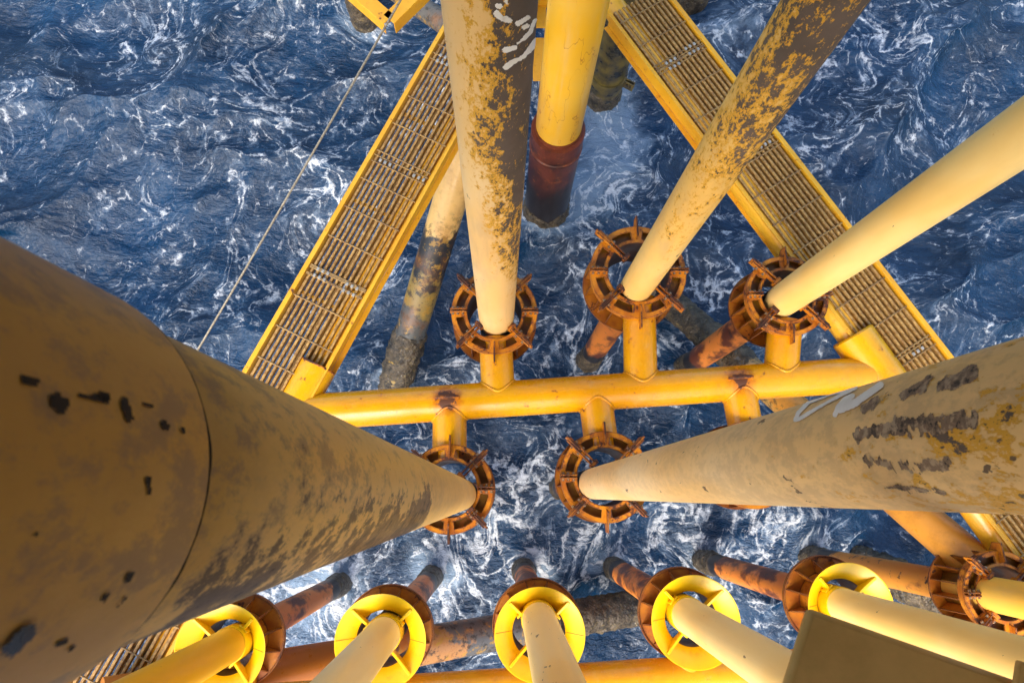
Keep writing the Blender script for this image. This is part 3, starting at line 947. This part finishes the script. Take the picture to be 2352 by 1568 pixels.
# ------------------------------------------------------------------ brown beam close to the lens
zb = CAM.z-2.3
k0, k1, k2 = P(1862, 1398, zb), P(2700, 1690, zb), P(1795, 1610, zb)
e1 = (k1-k0); e2 = (k2-k0)
e2 = e2*1.9
k2 = k0+e2
t = thing('deck_beam', 'broad olive brown beam close to the camera in the lower right corner', 'beam', k0)
MB().prism([Vector((0, 0, 0)), e1, e1+e2, e2], (0, 0, -.05)).build('flange', M_near, t, bevel=.018)
u1 = e1.normalized(); pp = P(2290, 1549, zb)-k0
MB().box(pp+u1*.45+e2*.10+Vector((0, 0, .012)), (.8, .24, .024), u1, Vector((-u1.y, u1.x, 0))).build('cover_plate', M_near, t, bevel=.006)

# ------------------------------------------------------------------ deck above
DX0, DX1, DY0, DY1 = -8.5, 9.5, -7.0, 6.0
mb = MB().box(((DX0+DX1)/2, (DY0+DY1)/2, ZTOP+.15), (DX1-DX0, DY1-DY0, .3))
dk = mb.build('deck', M_deck, None)
struct(dk)

# ------------------------------------------------------------------ sea
def axis(a, b, step, far):
    core = list(np.arange(a, b+step/2, step))
    out = []; x = b; s = step
    while x < far:
        s *= 1.22; x += s; out.append(x)
    lo = []; x = a; s = step
    while x > -far:
        s *= 1.22; x -= s; lo.append(x)
    return np.array(lo[::-1]+core+out)


xs = axis(-21, 21, .085, 2500); ys = axis(-10, 23, .085, 2500)
X, Y = np.meshgrid(xs, ys)
rs = np.random.RandomState(5)
Z = np.zeros_like(X); DXX = np.zeros_like(X); DYY = np.zeros_like(X)
fade = np.exp(-(np.maximum(0, np.hypot(X, Y-6)-26)/10)**2)
mean = math.radians(-62)
for lam in np.geomspace(.55, 11, 70):
    th = mean+rs.normal(0, .75 if lam < 4 else .5)
    k = 2*PI/lam
    amp = .0150*lam**.80*rs.uniform(.5, 1.3)*(1.35 if lam > 3 else 1)*(1 if lam > 1.4 else .7)
    ph = k*(X*math.cos(th)+Y*math.sin(th))+rs.uniform(0, 2*PI)
    Z += amp*np.cos(ph)
    DXX -= amp*math.cos(th)*np.sin(ph)*1.0
    DYY -= amp*math.sin(th)*np.sin(ph)*1.0
Z *= fade
XX = X+DXX*fade; YY = Y+DYY*fade
ny, nx = X.shape
co = np.stack([XX, YY, Z], -1).reshape(-1, 3).astype(np.float32)
ii = np.arange(ny*nx).reshape(ny, nx)
quads = np.stack([ii[:-1, :-1], ii[:-1, 1:], ii[1:, 1:], ii[1:, :-1]], -1).reshape(-1, 4)
me = bpy.data.meshes.new('sea')
me.vertices.add(len(co)); me.vertices.foreach_set('co', co.ravel())
me.loops.add(quads.size); me.loops.foreach_set('vertex_index', quads.ravel().astype(np.int32))
me.polygons.add(len(quads)); me.polygons.foreach_set('loop_start', np.arange(0, quads.size, 4, dtype=np.int32))
me.polygons.foreach_set('loop_total', np.full(len(quads), 4, dtype=np.int32))
me.update(calc_edges=True)
me.polygons.foreach_set('use_smooth', np.ones(len(quads), dtype=bool))
# how much foam drifts where: thick in the wash round the legs, thin in open water
dens = np.full(X.shape, .30); milk = np.zeros(X.shape)
blobs = [(900, 200, 230, .38), (760, 420, 150, .18), (1390, 330, 110, .5), (2020, 130, 190, .42), (1900, 330, 130, .2), (760, 1420, 110, .5), (950, 1290, 130, .4), (1250, 1270, 130, .35),
         (1440, 1240, 120, .35), (1700, 1270, 110, .3), (1170, 1080, 150, .22), (1500, 1120, 120, .2), (1250, 780, 160, .2), (1620, 700, 120, .25), (600, 620, 160, .1), (1800, 1350, 100, .25),
         (1640, 50, 90, .3), (480, 250, 200, .15), (150, 350, 300, -.12), (2250, 500, 220, -.10), (2150, 800, 160, -.10), (300, 700, 200, -.08), (1000, 600, 100, -.05), (2000, 1230, 120, -.05),
         (1400, 420, 90, .2), (1700, 560, 90, .15), (1100, 560, 60, .1), (2110, 560, 70, .12)]
for (u, v, sg, a) in blobs:
    q = P(u, v, 0); s2 = 2*(sg*1.0*20.5/F)**2
    dens += a*np.exp(-((X-q.x)**2+(Y-q.y)**2)/s2)
for (u, v, sg, a) in [(1390, 330, 75, .9), (1420, 280, 50, .5), (1340, 430, 60, .6), (1252, 500, 62, .8), (760, 1450, 70, .5), (700, 1390, 60, .4), (960, 1310, 60, .3), (1240, 1290, 60, .3), (900, 160, 120, .25), (1640, 60, 70, .6), (1740, 130, 60, .3)]:
    q = P(u, v, 0); s2 = 2*(sg*20.5/F)**2
    milk += .95*a*np.exp(-((X-q.x)**2+(Y-q.y)**2)/s2)
wash = np.zeros(X.shape)
for key, (c, r, t) in CON.items():
    dd = np.hypot(X-c.x, Y-c.y)-r
    wash = np.maximum(wash, np.exp(-(np.maximum(dd, 0)/.35)**2))
for (u, v, r) in ((1252, 488, .65), (1386, 218, .5), (836, 34, .45), (905, 890, .5)):
    q = P(u, v, 0); dd = np.hypot(X-q.x, Y-q.y)-r
    wash = np.maximum(wash, np.exp(-(np.maximum(dd, 0)/.35)**2))
dens = np.minimum(.36+(dens-.30)*.50, .62)+.30*wash
milk += .55*wash
for key, (c, r, t) in CON.items():      # bow waves on the weather side of each pipe
    for (R0, w_, a_) in ((r+.34, .10, .62), (r+.95, .16, .34)):
        dx, dy = X-c.x, Y-c.y; rr = np.hypot(dx, dy*1.12)
        dens += a_*np.exp(-((rr-R0)/w_)**2)*np.clip((dy*.8+dx*.35*rs.choice([-1, 1]))/np.maximum(rr, .01)+.25, 0, 1)
for nm, arr in (('foam_density', dens), ('aeration', milk)):
    at_ = me.attributes.new(nm, 'FLOAT', 'POINT')
    at_.data.foreach_set('value', arr.ravel().astype(np.float32))

# where each patch of foam has drifted from: the surface current runs in eddies that draw foam out into threads
def eddies(x, y, modes):
    u = np.zeros_like(x); v = np.zeros_like(x)
    for kx, ky, ph, a in modes:
        c_ = a*np.cos(kx*x+ky*y+ph)
        u += ky*c_; v -= kx*c_
    return u, v


modes = []
for lam in np.geomspace(.9, 7.5, 34):
    th = rs.uniform(0, 2*PI); k = 2*PI/lam
    modes.append((np.float32(k*math.cos(th)), np.float32(k*math.sin(th)), np.float32(rs.uniform(0, 2*PI)), np.float32(lam**1.25/k**.25)))
fx = X.astype(np.float32).copy(); fy = Y.astype(np.float32).copy()
u, v = eddies(fx[::8, ::8], fy[::8, ::8], modes)
core = (np.abs(X[::8, ::8]) < 20) & (np.abs(Y[::8, ::8]) < 20)
vr = float(np.sqrt((u[core]**2+v[core]**2).mean()))
STEPS = 12; dt = np.float32(.50/vr/STEPS)
for _ in range(STEPS):
    u, v = eddies(fx, fy, modes)
    u2, v2 = eddies(fx-u*dt/2, fy-v*dt/2, modes)
    fx -= u2*dt; fy -= v2*dt
at_ = me.attributes.new('foam_drift', 'FLOAT_VECTOR', 'POINT')
at_.data.foreach_set('vector', np.stack([fx, fy, np.zeros_like(fx)], -1).astype(np.float32).ravel())

n = NT('sea_water')
o = n.nd('ShaderNodeNewGeometry', out='Position')
den = n.nd('ShaderNodeAttribute', {'attribute_name': 'foam_density'}, out='Fac')
mil = n.nd('ShaderNodeAttribute', {'attribute_name': 'aeration'}, out='Fac')
flat = n.vm('MULTIPLY', o, (1, 1, .0))
# drag the pattern about, wide and narrow
w1 = n.vm('MULTIPLY', n.vm('SUBTRACT', n.noise(flat, .28, 3, .5, color=True), (.5, .5, .5)), (3.4, 3.4, 0))
w2 = n.vm('MULTIPLY', n.vm('SUBTRACT', n.noise(flat, 1.1, 4, .6, color=True), (.5, .5, .5)), (1.5, 1.5, 0))
w3 = n.vm('MULTIPLY', n.vm('SUBTRACT', n.noise(flat, 5.0, 4, .6, color=True), (.5, .5, .5)), (.22, .22, 0))
p2 = n.vm('ADD', n.vm('ADD', flat, w2), w3)
fu = n.nd('ShaderNodeAttribute', {'attribute_name': 'foam_drift'}, out='Vector')
fw = n.vm('ADD', fu, n.vm('MULTIPLY', w3, (1.1, 1.1, 0)))
r1 = n.sub(1.0, n.math('ABSOLUTE', n.mul(n.sub(n.noise(fw, .95, 3, .54), .5), 5.2)))
r2 = n.sub(1.0, n.math('ABSOLUTE', n.mul(n.sub(n.noise(n.vm('ADD', fw, (31, 7, 0)), 2.3, 3, .58), .5), 5.2)))
net = n.sub(1.0, n.mul(n.nd('ShaderNodeTexVoronoi', {'feature': 'DISTANCE_TO_EDGE'}, {'Vector': n.vm('ADD', fw, n.vm('MULTIPLY', w2, (.45, .45, 0))), 'Scale': .95, 'Randomness': 1.0}), 4.0))
pat = n.noise(n.vm('ADD', fu, (3, 11, 5)), .42, 4, .6)
big = n.noise(n.vm('ADD', flat, (3, 11, 5)), .22, 3, .55)
brk = n.noise(n.vm('ADD', n.vm('ADD', flat, w3), (9, 3, 0)), 3.0, 6, .7)
d2 = n.add(den, n.add(n.mul(n.sub(pat, .5), 1.5), n.mul(n.sub(big, .5), .7)))
thr = n.sub(1.10, n.mul(d2, .36))
over = n.sub(n.add(n.mx(n.mx(n.sub(r1, .03), n.sub(net, -.02)), n.sub(r2, .12)), n.mul(n.sub(brk, .5), 1.05)), thr)
lace = n.noise(n.vm('ADD', p2, (17, 5, 0)), 7.5, 6, .72)
foam = n.ss(n.add(over, n.mul(n.sub(lace, .5), .50)), -.02, .27)
wisp = n.noise(n.vm('ADD', fw, (7, 9, 1)), 3.6, 8, .72)
thin = n.mul(n.ss(n.add(n.add(n.mul(over, .6), .12), n.mul(n.sub(wisp, .5), 2.0)), 0.0, .45), n.ss(d2, .10, .85, .08, .50))
# soft bubbles under the surface
bub = n.ss(n.add(n.add(mil, n.mul(d2, .10)), n.mul(n.sub(n.noise(fw, 1.5, 7, .68), .5), 1.8)), .25, 1.0, 0, .75)
col = n.mix(n.ss(n.noise(p2, .4, 3), .3, .7), (.0006, .0155, .043), (.0016, .033, .088))
col = n.mix(bub, col, (.22, .32, .43))
col = n.mix(thin, col, (.30, .40, .52))
fine = n.noise(flat, 16, 4, .7)
col = n.mix(foam, col, n.mix(n.ss(fine, .3, .7), (.52, .57, .62), (.74, .77, .79)))
wv = n.vm('ADD', flat, n.vm('MULTIPLY', w2, (.35, .35, 0)))
rip = n.noise(n.nd('ShaderNodeMapping', {}, {'Vector': wv, 'Rotation': (0, 0, math.radians(28)), 'Scale': (1.0, 2.1, 1)}), 2.2, 7, .62)
rip2 = n.noise(n.nd('ShaderNodeMapping', {}, {'Vector': wv, 'Rotation': (0, 0, math.radians(-20)), 'Scale': (1.0, 1.7, 1)}), 6.5, 5, .6)
hh = n.add(n.add(n.mul(rip, 1.0), n.mul(rip2, .14)), n.mul(foam, .14))
nb = n.bump(hh, .9, .16)
SEA = n.set(Base_Color=col, Roughness=n.add(n.mul(foam, .6), .07), IOR=1.43, Normal=nb)
me.materials.append(SEA)
sea = bpy.data.objects.new('sea', me)
COL.objects.link(sea)
struct(sea)

# ------------------------------------------------------------------ light
SUN_EL, SUN_AZ = math.radians(42), math.radians(-112)      # azimuth counted from +x
w = bpy.data.worlds.new('World'); SC.world = w
w.use_nodes = True
wt = w.node_tree
sky = wt.nodes.new('ShaderNodeTexSky'); sky.sky_type = 'NISHITA'; sky.sun_disc = False
sky.sun_elevation = SUN_EL; sky.sun_rotation = PI/2-SUN_AZ
sky.air_density = 1.0; sky.dust_density = 3.5; sky.ozone_density = 1.0
bg = wt.nodes['Background']; bg.inputs[1].default_value = .15
wt.links.new(sky.outputs[0], bg.inputs[0])
sd = bpy.data.lights.new('sun', 'SUN'); sd.energy = .85; sd.angle = math.radians(40); sd.color = (1, .955, .90)
so = bpy.data.objects.new('sun', sd); COL.objects.link(so)
dv = Vector((math.cos(SUN_EL)*math.cos(SUN_AZ), math.cos(SUN_EL)*math.sin(SUN_AZ), math.sin(SUN_EL)))
so.rotation_euler = dv.to_track_quat('Z', 'Y').to_euler()

SC.view_settings.view_transform = 'Standard'
SC.view_settings.look = 'None'
SC.view_settings.gamma = 1.0
SC.view_settings.exposure = 1.5
SC.cycles.max_bounces = 6
